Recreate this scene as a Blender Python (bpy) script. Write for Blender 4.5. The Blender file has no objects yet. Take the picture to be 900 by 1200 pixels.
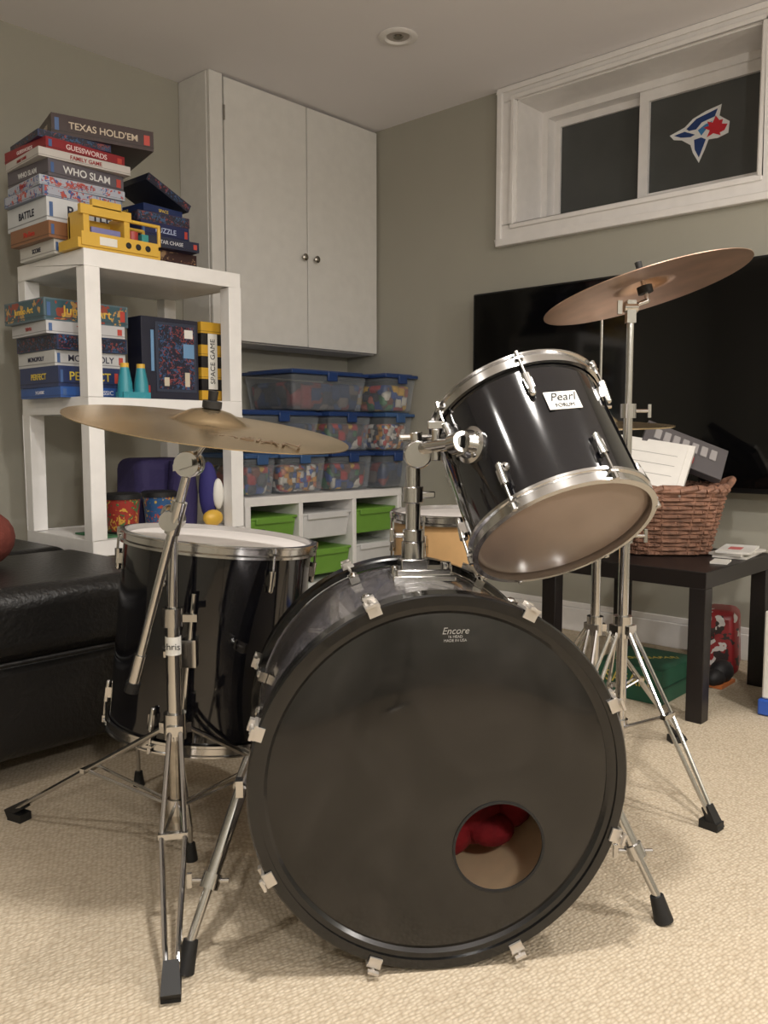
import bpy, math, random
from mathutils import Vector, Matrix, Quaternion
random.seed(4)
S=bpy.context.scene
S.view_settings.view_transform='Standard'
ANG=math.radians(42.5); sA=math.sin(ANG); cA=math.cos(ANG)
def K(a,b,z): return Vector((sA*a+cA*b, -cA*a+sA*b, z))
def KD(a,b,z): return K(a,b,z).normalized()
Z=Vector((0,0,1))
# ------------------------------------------------------------ materials
def lin(c):
    o=[]
    for v in c:
        v/=255.0
        o.append(v/12.92 if v<=0.04045 else ((v+0.055)/1.055)**2.4)
    return (o[0],o[1],o[2],1)
MATS={}
def mat(name,c,rough=0.5,metal=0.0,spec=0.5,coat=0.0,alpha=1.0,var=0.0,vscale=20,bump=0.0,bscale=200,emit=0):
    if name in MATS: return MATS[name]
    m=bpy.data.materials.new(name); m.use_nodes=True
    nt=m.node_tree; b=nt.nodes['Principled BSDF']
    col=lin(c)
    b.inputs['Base Color'].default_value=col
    b.inputs['Roughness'].default_value=rough
    b.inputs['Metallic'].default_value=metal
    b.inputs['Specular IOR Level'].default_value=spec
    b.inputs['Coat Weight'].default_value=coat
    b.inputs['Alpha'].default_value=alpha
    if emit:
        b.inputs['Emission Color'].default_value=col; b.inputs['Emission Strength'].default_value=emit
    tc=nt.nodes.new('ShaderNodeTexCoord')
    n=nt.nodes.new('ShaderNodeTexNoise'); n.inputs['Scale'].default_value=vscale; n.inputs['Detail'].default_value=4
    nt.links.new(tc.outputs['Object'],n.inputs['Vector'])
    r=nt.nodes.new('ShaderNodeValToRGB')
    v=var if var else 0.03
    r.color_ramp.elements[0].position=0.3; r.color_ramp.elements[1].position=0.7
    r.color_ramp.elements[0].color=tuple(x*(1-v) for x in col[:3])+(1,)
    r.color_ramp.elements[1].color=tuple(min(1,x*(1+v)) for x in col[:3])+(1,)
    nt.links.new(n.outputs['Fac'],r.inputs['Fac']); nt.links.new(r.outputs['Color'],b.inputs['Base Color'])
    if bump:
        n2=nt.nodes.new('ShaderNodeTexNoise'); n2.inputs['Scale'].default_value=bscale; n2.inputs['Detail'].default_value=3
        nt.links.new(tc.outputs['Object'],n2.inputs['Vector'])
        bp=nt.nodes.new('ShaderNodeBump'); bp.inputs['Strength'].default_value=bump; bp.inputs['Distance'].default_value=0.01
        nt.links.new(n2.outputs['Fac'],bp.inputs['Height']); nt.links.new(bp.outputs['Normal'],b.inputs['Normal'])
    MATS[name]=m; return m
def artmat(name,c1,c2,c3,scale=18,rough=0.35):
    if name in MATS: return MATS[name]
    m=mat(name,c1,rough); nt=m.node_tree; b=nt.nodes['Principled BSDF']
    tc=nt.nodes.new('ShaderNodeTexCoord')
    nz=nt.nodes.new('ShaderNodeTexNoise'); nz.inputs['Scale'].default_value=scale*.6; nt.links.new(tc.outputs['Object'],nz.inputs['Vector'])
    mx=nt.nodes.new('ShaderNodeMixRGB'); mx.inputs['Fac'].default_value=.12
    nt.links.new(tc.outputs['Object'],mx.inputs['Color1']); nt.links.new(nz.outputs['Color'],mx.inputs['Color2'])
    v=nt.nodes.new('ShaderNodeTexVoronoi'); v.inputs['Scale'].default_value=scale
    nt.links.new(mx.outputs['Color'],v.inputs['Vector'])
    sp=nt.nodes.new('ShaderNodeSeparateColor'); nt.links.new(v.outputs['Color'],sp.inputs['Color'])
    r=nt.nodes.new('ShaderNodeValToRGB'); r.color_ramp.interpolation='CONSTANT'
    e=r.color_ramp.elements; e[0].color=lin(c1); e[1].position=0.66; e[1].color=lin(c2)
    x=e.new(0.84); x.color=lin(c3)
    nt.links.new(sp.outputs[0],r.inputs['Fac']); nt.links.new(r.outputs['Color'],b.inputs['Base Color'])
    return m
def mixmat(name,scale=30,cols=None):
    if name in MATS: return MATS[name]
    m=mat(name,(128,128,128),0.45); nt=m.node_tree; b=nt.nodes['Principled BSDF']
    tc=nt.nodes.new('ShaderNodeTexCoord')
    v=nt.nodes.new('ShaderNodeTexVoronoi'); v.inputs['Scale'].default_value=scale; v.distance='CHEBYCHEV'
    nt.links.new(tc.outputs['Object'],v.inputs['Vector'])
    sp=nt.nodes.new('ShaderNodeSeparateColor'); nt.links.new(v.outputs['Color'],sp.inputs['Color'])
    r=nt.nodes.new('ShaderNodeValToRGB'); r.color_ramp.interpolation='CONSTANT'; e=r.color_ramp.elements
    n=len(cols); e[0].color=lin(cols[0]); e[1].position=1/n; e[1].color=lin(cols[1])
    for i in range(2,n):
        x=e.new(i/n); x.color=lin(cols[i])
    nt.links.new(sp.outputs[0],r.inputs['Fac'])
    r2=nt.nodes.new('ShaderNodeValToRGB'); r2.color_ramp.elements[0].position=.3; r2.color_ramp.elements[0].color=(1,1,1,1); r2.color_ramp.elements[1].position=.75; r2.color_ramp.elements[1].color=(.12,.12,.12,1)
    nt.links.new(v.outputs['Distance'],r2.inputs['Fac'])
    mx=nt.nodes.new('ShaderNodeMixRGB'); mx.blend_type='MULTIPLY'; mx.inputs['Fac'].default_value=1
    nt.links.new(r.outputs['Color'],mx.inputs['Color1']); nt.links.new(r2.outputs['Color'],mx.inputs['Color2'])
    nt.links.new(mx.outputs['Color'],b.inputs['Base Color'])
    bp=nt.nodes.new('ShaderNodeBump'); bp.inputs['Strength'].default_value=0.8; bp.inputs['Distance'].default_value=0.01; bp.invert=True
    nt.links.new(v.outputs['Distance'],bp.inputs['Height']); nt.links.new(bp.outputs['Normal'],b.inputs['Normal'])
    return m
M_wall=mat('wall_paint',(164,161,149),0.75,var=0.02,vscale=3,bump=0.05,bscale=300)
M_ceil=mat('ceiling_paint',(236,233,235),0.9,var=0.01,vscale=3)
M_trim=mat('white_trim_paint',(234,231,229),0.35)
M_cab=mat('cabinet_paint',(221,219,215),0.45)
M_white=mat('white_laminate',(238,236,234),0.4)
M_chrome=mat('chrome',(200,199,198),0.16,1.0)
M_chromed=mat('worn_chrome',(165,160,152),0.25,1.0,var=0.15,vscale=60)
def flakes(name,base,hi,lo_pos,scale,rough,metal,coat):
    m=mat(name,base,rough,coat=coat); nt=m.node_tree; b=nt.nodes['Principled BSDF']
    tc=nt.nodes.new('ShaderNodeTexCoord'); v=nt.nodes.new('ShaderNodeTexVoronoi'); v.inputs['Scale'].default_value=scale
    nt.links.new(tc.outputs['Object'],v.inputs['Vector'])
    sp=nt.nodes.new('ShaderNodeSeparateColor'); nt.links.new(v.outputs['Color'],sp.inputs['Color'])
    r=nt.nodes.new('ShaderNodeValToRGB'); e=r.color_ramp.elements
    e[0].position=lo_pos; e[0].color=lin(base); e[1].position=1; e[1].color=lin(hi)
    nt.links.new(sp.outputs[0],r.inputs['Fac']); nt.links.new(r.outputs['Color'],b.inputs['Base Color'])
    b.inputs['Metallic'].default_value=metal
    return m
M_black=flakes('black_fleck_lacquer',(9,9,13),(27,27,33),.7,700,.09,0,.5)
M_glit=flakes('charcoal_sparkle_wrap',(36,35,38),(165,160,166),.35,480,.24,.35,.5)
M_hoop=mat('black_hoop_lacquer',(14,14,15),0.18,coat=0.3,var=.3,vscale=60)
M_rub=mat('black_rubber',(18,18,19),0.6)
M_whead=mat('coated_white_head',(226,221,218),0.5)
M_clear=mat('clear_resonant_head',(150,132,120),0.25,var=0.08,vscale=6)
M_wood=mat('shell_maple',(205,165,115),0.45,var=0.12,vscale=14)
M_inner=mat('shell_inner_ply',(240,212,172),0.6,var=0.1,vscale=12)
M_red=mat('red_cloth',(140,24,32),0.9,bump=0.4,bscale=60,var=.3,vscale=25)
M_silver=mat('claw_metal',(205,200,194),0.35,0.75)
M_label=mat('label_white',(228,226,220),0.4)
M_ink=mat('ink_black',(20,20,22),0.5)
M_brass=mat('cymbal_bronze',(212,190,154),0.27,1.0,var=0.12,vscale=9)
M_brass2=mat('cymbal_bronze_aged',(214,182,162),0.36,1.0,var=0.2,vscale=8)
M_leather=mat('black_leather',(18,17,17),0.4,bump=0.25,bscale=90)
M_tabl=mat('black_brown_laminate',(24,19,20),0.4)
M_tv=mat('tv_screen_glass',(6,6,7),0.08)
M_tvb=mat('tv_bezel',(10,10,11),0.3)
M_glass=mat('night_window_glass',(72,74,73),0.35,var=0.12,vscale=5)
M_wick=mat('wicker',(132,96,78),0.6,var=0.4,vscale=40,bump=0.3)
M_clearp=mat('clear_plastic',(200,208,218),0.15,alpha=0.2)
M_bluelid=mat('blue_lid_plastic',(40,66,120),0.3,alpha=0.88)
M_greylid=mat('grey_lid_plastic',(66,98,145),0.3,alpha=0.85)
M_green=mat('green_bin_plastic',(112,160,62),0.4)
TC=[(170,45,45),(60,60,66),(205,200,190),(50,80,150),(90,90,96),(215,170,60),(120,70,50),(190,110,90),(70,120,80)]
M_toys=mixmat('mixed_toys',24,TC)
M_toys2=mixmat('mixed_bricks',42,[(180,50,45),(210,205,195),(60,90,160),(210,150,60),(80,80,86),(190,120,90),(225,220,215)])
M_toys3=mixmat('mixed_dark_toys',16,[(40,42,60),(60,80,120),(50,50,54),(110,100,96),(30,50,90),(120,50,50)])
def smudge():
    m=mat('smoked_black_head',(30,28,27),0.2,spec=0.6); nt=m.node_tree; b=nt.nodes['Principled BSDF']
    tc=nt.nodes.new('ShaderNodeTexCoord'); n=nt.nodes.new('ShaderNodeTexNoise'); n.inputs['Scale'].default_value=5; n.inputs['Detail'].default_value=7; n.inputs['Roughness'].default_value=.65; n.inputs['Distortion'].default_value=1.2
    nt.links.new(tc.outputs['Object'],n.inputs['Vector'])
    r=nt.nodes.new('ShaderNodeValToRGB'); e=r.color_ramp.elements
    e[0].position=.42; e[0].color=lin((20,19,18)); e[1].position=.78; e[1].color=lin((46,43,41))
    nt.links.new(n.outputs['Fac'],r.inputs['Fac']); nt.links.new(r.outputs['Color'],b.inputs['Base Color'])
    mr=nt.nodes.new('ShaderNodeMapRange'); mr.inputs['From Min'].default_value=.3; mr.inputs['From Max'].default_value=.75; mr.inputs['To Min'].default_value=.05; mr.inputs['To Max'].default_value=.2
    nt.links.new(n.outputs['Fac'],mr.inputs['Value']); nt.links.new(mr.outputs['Result'],b.inputs['Roughness'])
    return m
M_bhead=smudge()
def carpet():
    m=mat('berber_carpet',(206,190,164),0.95,spec=0.1); nt=m.node_tree; b=nt.nodes['Principled BSDF']
    tc=nt.nodes.new('ShaderNodeTexCoord')
    mp=nt.nodes.new('ShaderNodeMapping'); mp.inputs['Scale'].default_value=(1,1.6,1); mp.inputs['Rotation'].default_value=(0,0,0.35)
    nt.links.new(tc.outputs['Object'],mp.inputs['Vector'])
    v=nt.nodes.new('ShaderNodeTexVoronoi'); v.inputs['Scale'].default_value=100; v.inputs['Randomness'].default_value=0.55
    nt.links.new(mp.outputs['Vector'],v.inputs['Vector'])
    r=nt.nodes.new('ShaderNodeValToRGB'); e=r.color_ramp.elements
    e[0].position=0.15; e[0].color=lin((206,193,172)); e[1].position=0.8; e[1].color=lin((174,159,137))
    nt.links.new(v.outputs['Distance'],r.inputs['Fac'])
    n=nt.nodes.new('ShaderNodeTexNoise'); n.inputs['Scale'].default_value=2.5; nt.links.new(tc.outputs['Object'],n.inputs['Vector'])
    mx=nt.nodes.new('ShaderNodeMixRGB'); mx.blend_type='MULTIPLY'; mx.inputs['Fac'].default_value=0.12
    nt.links.new(r.outputs['Color'],mx.inputs['Color1']); nt.links.new(n.outputs['Fac'],mx.inputs['Color2'])
    nt.links.new(mx.outputs['Color'],b.inputs['Base Color'])
    bp=nt.nodes.new('ShaderNodeBump'); bp.inputs['Strength'].default_value=0.65; bp.inputs['Distance'].default_value=0.004; bp.invert=True
    nt.links.new(v.outputs['Distance'],bp.inputs['Height']); nt.links.new(bp.outputs['Normal'],b.inputs['Normal'])
    return m
M_carpet=carpet()
# ------------------------------------------------------------ mesh builder
def frame(axis,ref=None):
    w=Vector(axis).normalized()
    r=Vector(ref) if ref is not None else (Z if abs(w.z)<0.9 else Vector((1,0,0)))
    u=(r-w*r.dot(w)).normalized(); v=w.cross(u)
    return u,v,w
class MB:
    def __init__(s): s.v=[];s.f=[];s.mi=[];s.mats=[];s.cur=0
    def m(s,mt):
        if mt not in s.mats: s.mats.append(mt)
        s.cur=s.mats.index(mt); return s
    def add(s,vs,fs):
        o=len(s.v); s.v+= [Vector(p) for p in vs]
        for f in fs: s.f.append([i+o for i in f]); s.mi.append(s.cur)
        return s
    def lathe(s,c,axis,prof,seg=48,ref=None):
        u,v,w=frame(axis,ref); c=Vector(c); n=len(prof); vs=[];fs=[]
        for i in range(seg):
            t=2*math.pi*i/seg; d=u*math.cos(t)+v*math.sin(t)
            for r,h in prof: vs.append(c+d*r+w*h)
        for i in range(seg):
            j=(i+1)%seg
            for k in range(n-1):
                if prof[k][0]<1e-6 and prof[k+1][0]<1e-6: continue
                fs.append([i*n+k,j*n+k,j*n+k+1,i*n+k+1])
        return s.add(vs,fs)
    def cyl(s,p0,p1,r,r1=None,seg=14):
        p0=Vector(p0);p1=Vector(p1); L=(p1-p0).length
        if r1 is None: r1=r
        return s.lathe(p0,p1-p0,[(1e-5,0),(r,0),(r1,L),(1e-5,L)],seg)
    def poly(s,pts,r,seg=12):
        for a,b in zip(pts[:-1],pts[1:]): s.cyl(a,b,r,seg=seg)
        for p in pts[1:-1]: s.ball(p,r*1.01,8)
        return s
    def ball(s,c,r,n=12,sc=(1,1,1)):
        vs=[];fs=[];m2=max(5,n//2); c=Vector(c)
        for i in range(m2+1):
            ph=math.pi*i/m2
            for j in range(n):
                th=2*math.pi*j/n
                vs.append(c+Vector((r*sc[0]*math.sin(ph)*math.cos(th),r*sc[1]*math.sin(ph)*math.sin(th),r*sc[2]*math.cos(ph))))
        for i in range(m2):
            for j in range(n):
                k=(j+1)%n; fs.append([i*n+j,(i+1)*n+j,(i+1)*n+k,i*n+k])
        return s.add(vs,fs)
    def obox(s,c,ux,uy,uz,sx,sy,sz,taper=1.0):
        c=Vector(c);vs=[]
        for k in(-1,1):
            t=taper if k<0 else 1.0
            for a,b in((-1,-1),(1,-1),(1,1),(-1,1)):
                vs.append(c+ux*(a*sx/2*t)+uy*(b*sy/2*t)+uz*(k*sz/2))
        return s.add(vs,[[3,2,1,0],[4,5,6,7],[0,1,5,4],[1,2,6,5],[2,3,7,6],[3,0,4,7]])
    def box(s,x0,x1,y0,y1,z0,z1,rot=0,taper=1.0):
        ux=Vector((math.cos(rot),math.sin(rot),0));uy=Vector((-math.sin(rot),math.cos(rot),0))
        return s.obox(((x0+x1)/2,(y0+y1)/2,(z0+z1)/2),ux,uy,Z,x1-x0,y1-y0,z1-z0,taper)
    def obj(s,name,parent=None,bevel=0,bseg=2,sharp=35,subsurf=0):
        me=bpy.data.meshes.new(name); me.from_pydata([tuple(v) for v in s.v],[],s.f)
        for mt in s.mats: me.materials.append(mt)
        for p,i in zip(me.polygons,s.mi): p.material_index=i; p.use_smooth=True
        import bmesh
        bm=bmesh.new(); bm.from_mesh(me)
        bmesh.ops.remove_doubles(bm,verts=bm.verts,dist=2e-5)
        bmesh.ops.recalc_face_normals(bm,faces=bm.faces); bm.to_mesh(me); bm.free()
        me.update(); me.set_sharp_from_angle(angle=math.radians(sharp))
        o=bpy.data.objects.new(name,me); S.collection.objects.link(o)
        vs=[v.co for v in me.vertices]
        c=Vector(((min(v.x for v in vs)+max(v.x for v in vs))/2,(min(v.y for v in vs)+max(v.y for v in vs))/2,min(v.z for v in vs)))
        me.transform(Matrix.Translation(-c)); o.location=c
        if bevel:
            b=o.modifiers.new('bevel','BEVEL'); b.width=bevel; b.segments=bseg; b.limit_method='ANGLE'; b.angle_limit=math.radians(40)
        if parent: attach(o,parent)
        return o
def attach(o,p):
    o.parent=p; o.matrix_parent_inverse=Matrix.Translation(-p.location)
def group(name,loc):
    e=bpy.data.objects.new(name,None); e.empty_display_size=0.1; e.location=Vector(loc); S.collection.objects.link(e); return e
def text(name,s,size,c,right,up,mt,parent,ext=0.0004,bold=0.0,shear=0):
    cu=bpy.data.curves.new(name,'FONT'); cu.body=s; cu.size=size; cu.align_x='CENTER'; cu.align_y='CENTER'; cu.extrude=ext; cu.offset=bold; cu.shear=shear
    tmp=bpy.data.objects.new('tmp',cu); S.collection.objects.link(tmp)
    dg=bpy.context.evaluated_depsgraph_get(); me=bpy.data.meshes.new_from_object(tmp.evaluated_get(dg))
    bpy.data.objects.remove(tmp)
    r=Vector(right).normalized(); n=r.cross(Vector(up)).normalized(); u=n.cross(r)
    Mx=Matrix((r,u,n)).transposed().to_4x4()
    me.transform(Mx); me.materials.clear(); me.materials.append(mt)
    o=bpy.data.objects.new(name,me); o.location=Vector(c); S.collection.objects.link(o); attach(o,parent); return o

# ------------------------------------------------------------ room
XW,YW,H=3.24,3.26,2.36; X0,Y0=-1.7,-2.1
MB().m(M_carpet).box(X0,XW,Y0,YW,-0.1,0).obj('floor')
MB().m(M_ceil).box(X0-.1,XW+.4,Y0-.1,YW+.1,H,H+.1).obj('ceiling')
MB().m(M_wall).box(X0-.1,XW+.4,YW,YW+.1,-.1,H).obj('wall_back')
MB().m(M_wall).box(X0-.1,XW+.4,Y0-.1,Y0,-.1,H).obj('wall_front')
MB().m(M_wall).box(X0-.1,X0,Y0,YW,-.1,H).obj('wall_left')
WY0,WY1,WZ0,WZ1=1.16,2.20,1.77,2.30
w=MB().m(M_wall)
w.box(XW,XW+.34,Y0,YW,-.1,WZ0).box(XW,XW+.34,Y0,YW,WZ1,H).box(XW,XW+.34,Y0,WY0,WZ0,WZ1).box(XW,XW+.34,WY1,YW,WZ0,WZ1)
w.obj('wall_right')
b=MB().m(M_trim).box(XW-.014,XW,Y0,YW,0,.10).box(XW-.009,XW,Y0,YW,.10,.125); b.obj('baseboard_right',bevel=.003)
b=MB().m(M_trim).box(X0,2.2,YW-.014,YW,0,.10).box(X0,2.2,YW-.009,YW,.10,.125); b.obj('baseboard_back',bevel=.003)
c=MB().m(M_trim)
def ringbox(mb,x0,x1,ya,yb,za,zb,t,tt=None):
    tt=t if tt is None else tt
    mb.box(x0,x1,ya,yb,za,za+t); mb.box(x0,x1,ya,yb,zb-tt,zb); mb.box(x0,x1,ya,ya+t,za+t,zb-tt); mb.box(x0,x1,yb-t,yb,za+t,zb-tt)
ringbox(c,XW-.018,XW,WY0-.09,WY1+.09,WZ0-.09,H-.001,.09,.06)
ringbox(c,XW-.032,XW-.016,WY0-.09,WY1+.09,WZ0-.09,H-.001,.028,.02)
ringbox(c,XW-.026,XW-.016,WY0-.02,WY1+.02,WZ0-.02,WZ1+.02,.018)
c.obj('trim_window',bevel=.004)
g=group('window_1',(XW+.2,(WY0+WY1)/2,WZ0))
c=MB().m(M_trim); e=.006
c.box(XW-.005,XW+.30,WY0,WY1,WZ0,WZ0+e); c.box(XW-.005,XW+.30,WY0,WY1,WZ1-e,WZ1); c.box(XW-.005,XW+.30,WY0,WY0+e,WZ0,WZ1); c.box(XW-.005,XW+.30,WY1-e,WY1,WZ0,WZ1)
c.obj('jamb_liner',g)
c=MB().m(M_trim)
ringbox(c,XW+.19,XW+.30,WY0+e,WY1-e,WZ0+e,WZ1-e,.03)
ringbox(c,XW+.25,XW+.285,1.70,WY1-.035,WZ0+.036,WZ1-.036,.03)
ringbox(c,XW+.205,XW+.245,WY0+.035,1.73,WZ0+.036,WZ1-.036,.042)
c.obj('sash_frames',g,bevel=.004)
c=MB().m(M_glass).box(XW+.262,XW+.268,1.72,WY1-.06,WZ0+.06,WZ1-.06).box(XW+.222,XW+.228,WY0+.07,1.70,WZ0+.07,WZ1-.07); c.obj('glass_panes',g)
M_lw=mat('sticker_white',(235,235,235),0.5);M_lb=mat('sticker_navy',(28,60,120),0.5);M_lb2=mat('sticker_blue',(60,130,190),0.5);M_lr=mat('sticker_red',(205,35,50),0.5)
def sticker(pts,mt,dx):
    vs=[]
    for px,py in pts:
        u=(px-815)*.0037; v=((153-py)-.27*(px-815))*.0034
        vs.append((XW+.2215-dx,1.480-u,2.050+v))
    return vs
lg=MB()
W_=[(782,157),(799,147),(808,137),(822,128),(839,120),(837,133),(848,139),(847,152),(836,158),(826,160),(822,172),(816,187),(809,176),(806,167),(796,162),(787,162)]
lg.m(M_lw).add(sticker(W_,M_lw,.001),[list(range(len(W_)))])
for B_,mt,dx in [([(801,149),(812,137),(835,125),(832,134),(818,141),(812,149),(804,151)],M_lb,.002),
 ([(787,157),(799,152),(811,155),(806,158),(795,159)],M_lb,.002),
 ([(810,161),(818,158),(823,160),(816,181),(811,172)],M_lb,.002),
 ([(814,150),(822,143),(830,139),(822,150),(818,156)],M_lb2,.0022),
 ([(833,133),(837,138),(841,137),(840,142),(846,142),(843,149),(838,152),(839,155),(831,153),(824,158),(827,150),(820,147),(826,145),(824,140),(830,141)],M_lr,.0025)]:
    lg.m(mt).add(sticker(B_,0,dx),[list(range(len(B_)))])
lg.obj('bird_logo_sticker',g)
# ------------------------------------------------------------ wall cabinet
g=group('wall_cabinet',(2.73,3.15,1.25))
c=MB().m(M_cab).box(2.215,3.235,3.06,YW-.002,1.25,H-.002); c.obj('carcass',g,bevel=.003)
c=MB().m(M_cab).box(2.218,2.285,3.04,3.06,1.25,H-.002).obj('face_stile',g,bevel=.002)
c=MB().m(M_cab).box(2.29,2.755,3.035,3.058,1.255,H-.012).box(2.76,3.23,3.035,3.058,1.255,H-.012).obj('doors',g,bevel=.003)
c=MB().m(M_chromed)
for x in(2.725,2.80):
    c.lathe((x,3.035,1.665),(0,-1,0),[(0,0),(.006,0),(.006,.012),(.015,.017),(.016,.024),(.008,.029),(0,.03)],20)
for z in(1.4,2.2): c.cyl((2.287,3.033,z-.03),(2.287,3.033,z+.03),.004)
c.obj('knobs_and_hinges',g)
def downlight(x,y,on):
    g=group('recessed_ceiling_light',(x,y,H))
    MB().m(M_trim).lathe((x,y,H),(0,0,-1),[(.072,-.002),(.076,.003),(.07,.007),(.052,.008),(.046,.002),(.044,.0005)],40).obj('trim_ring',g)
    mt=mat('lamp_glow',(255,235,210),.5,emit=9) if on else mat('lamp_off',(176,170,166),.4)
    MB().m(mt).lathe((x,y,H),(0,0,-1),[(0,.0015),(.044,.001)],32).obj('lamp_face',g)
    if not on: MB().m(M_chromed).lathe((x,y,H),(0,0,-1),[(0,.006),(.018,.005),(.022,.0018)],24).obj('bulb',g)
downlight(2.54,2.275,False)
# ------------------------------------------------------------ storage unit + trays
g=group('storage_bench',(2.73,3.05,0))
c=MB().m(M_white)
SX0,SX1,SY0=2.225,3.215,2.85
c.box(SX0,SX1,SY0,YW-.01,.545,.58).box(SX0,SX1,SY0,YW-.01,0.0,.04).box(SX0,SX0+.03,SY0,YW-.01,.04,.545).box(SX1-.03,SX1,SY0,YW-.01,.04,.545)
for x in(2.54,2.88): c.box(x-.012,x+.012,SY0+.002,YW-.012,.04,.545)
c.box(SX0+.03,SX1-.03,YW-.03,YW-.015,.04,.545)
c.obj('frame',g,bevel=.003)
M_wb=mat('white_bin_plastic',(215,215,215),.4)
for i,(xa,xb) in enumerate([(2.258,2.525),(2.555,2.865),(2.895,3.182)]):
    for j,z in enumerate((.37,.20,.05)):
        mt=[M_green,M_wb,M_green][i] if j!=1 else [M_wb,M_green,M_wb][i]
        t=MB().m(mt)
        t.box(xa,xb,SY0+.01,SY0+.37,z+.108,z+.12); t.box(xa+.008,xb-.008,SY0+.014,SY0+.36,z,z+.108,taper=.93)
        t.box(xa+.03,xb-.03,SY0+.004,SY0+.012,z+.09,z+.118)
        t.obj('tray',g,bevel=.004)
def tub(x0,x1,y0,y1,z0,h,lid,cont):
    g=group('storage_tub',((x0+x1)/2,(y0+y1)/2,z0))
    MB().m(M_clearp).box(x0+.008,x1-.008,y0+.008,y1-.008,z0,z0+h-.022,taper=.9).obj('body',g,bevel=.012,bseg=3)
    MB().m(cont).box(x0+.026,x1-.026,y0+.026,y1-.026,z0+.006,z0+h*.70,taper=.92).obj('contents',g,bevel=.02,bseg=3)
    l=MB().m(lid).box(x0,x1,y0,y1,z0+h-.022,z0+h-.006).box(x0+.02,x1-.02,y0+.02,y1-.02,z0+h-.008,z0+h)
    xm=(x0+x1)/2; l.box(xm-.03,xm+.03,y0-.006,y0+.006,z0+h-.05,z0+h-.006)
    l.obj('lid',g,bevel=.004)
zb=.581; hh=.185
fy=2.86
for (xa,xb,y,ya,r,lid,ct) in [
 (2.24,2.42,fy,3.22,0,M_greylid,M_toys),(2.43,2.72,fy,3.22,0,M_greylid,M_toys2),(2.73,3.02,fy-.01,3.22,0,M_bluelid,M_toys),(3.03,3.235,fy-.06,3.22,0,M_bluelid,M_toys3),
 (2.24,2.70,fy+.02,3.22,1,M_bluelid,M_toys3),(2.715,3.01,fy-.01,3.22,1,M_bluelid,M_toys),(3.02,3.235,fy-.08,3.22,1,M_greylid,M_toys2),
 (2.50,2.99,fy,3.22,2,M_bluelid,M_toys3),(3.0,3.235,fy-.1,3.22,2,M_bluelid,M_toys)]:
    tub(xa,xb,y,ya,zb+r*(hh+.001),hh,lid,ct)
# ------------------------------------------------------------ white shelf
ZT,ZM,ZL=1.42,.965,.51
g=group('white_shelf_unit',(1.65,2.73,0))
LX0,LX1,LY0,LY1=1.345,1.945,2.50,2.96; LW=.052
c=MB().m(M_white)
for zt in(ZT,ZM,ZL):
    c.box(LX0,LX1,LY0,LY1,zt-.052,zt)
for za,zb2 in((ZM,ZT-.052),(ZL,ZM-.052),(0,ZL-.052)):
    for x in(LX0,LX1-LW):
        for y in(LY0,LY1-LW):
            c.box(x,x+LW,y,y+LW,za,zb2)
c.obj('stacked_tables_frame',g,bevel=.002)
def tint(c,k): return tuple(min(255,int(v*k)) for v in c)
cnt=[0]
def game(g,x,y,z,w,d,h,rot,col,label='',lc=(240,240,240),ts=None,art=None,side=True):
    cnt[0]+=1
    ux=Vector((math.cos(rot),math.sin(rot),0));uy=Vector((-math.sin(rot),math.cos(rot),0))
    cc=Vector((x,y,z+h/2))+ux*w/2+uy*d/2
    nm='game_box_%d'%cnt[0]
    m1=mat('card_%d_%d_%d'%col,col,.35)
    b=MB().m(m1).obox(cc,ux,uy,Z,w,d,h)
    if art:
        b.m(art).obox(cc-uy*(d/2),ux,uy,Z,w*.96,.001,h*.86).obox(cc-ux*(w/2),ux,uy,Z,.001,d*.94,h*.86)
    b.m(mat('card_%d_%d_%d'%tint(col,.7),tint(col,.7),.4)).obox(cc-Z*(h*.32),ux,uy,Z,w+.0012,d+.0012,h*.05)
    if label and h>.03:
        b.m(mat('patch_a',(190,70,60),.4)).obox(cc-uy*(d/2)+ux*(w*.43),ux,uy,Z,w*.06,.0022,h*.5)
        b.m(mat('patch_b',(70,100,150),.4)).obox(cc-uy*(d/2)-ux*(w*.45),ux,uy,Z,w*.04,.0022,h*.6)
    b.obj(nm,g)
    if label:
        ts=ts or h*.62; ml=mat('ink_%d_%d_%d'%lc,lc,.5)
        text(nm+'_label',label,ts,cc-uy*(d/2+.0012),ux,Z,ml,g,bold=ts*.012)
        if side: text(nm+'_side_label',label,ts*.7,cc-ux*(w/2+.0012),-uy,Z,ml,g,bold=ts*.012)
A2=artmat('art_multi',(170,175,190),(70,90,150),(180,80,70),60)
A7=artmat('art_jungle',(60,90,100),(190,150,90),(150,70,56),40)
A3=artmat('art_dark',(28,31,50),(50,84,124),(130,60,60),80)
A4=artmat('art_brown',(60,36,34),(90,60,50),(150,120,90),50)
g=group('board_game_stack',(1.45,2.78,ZT))
z=ZT+.001; GX=1.305
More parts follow.
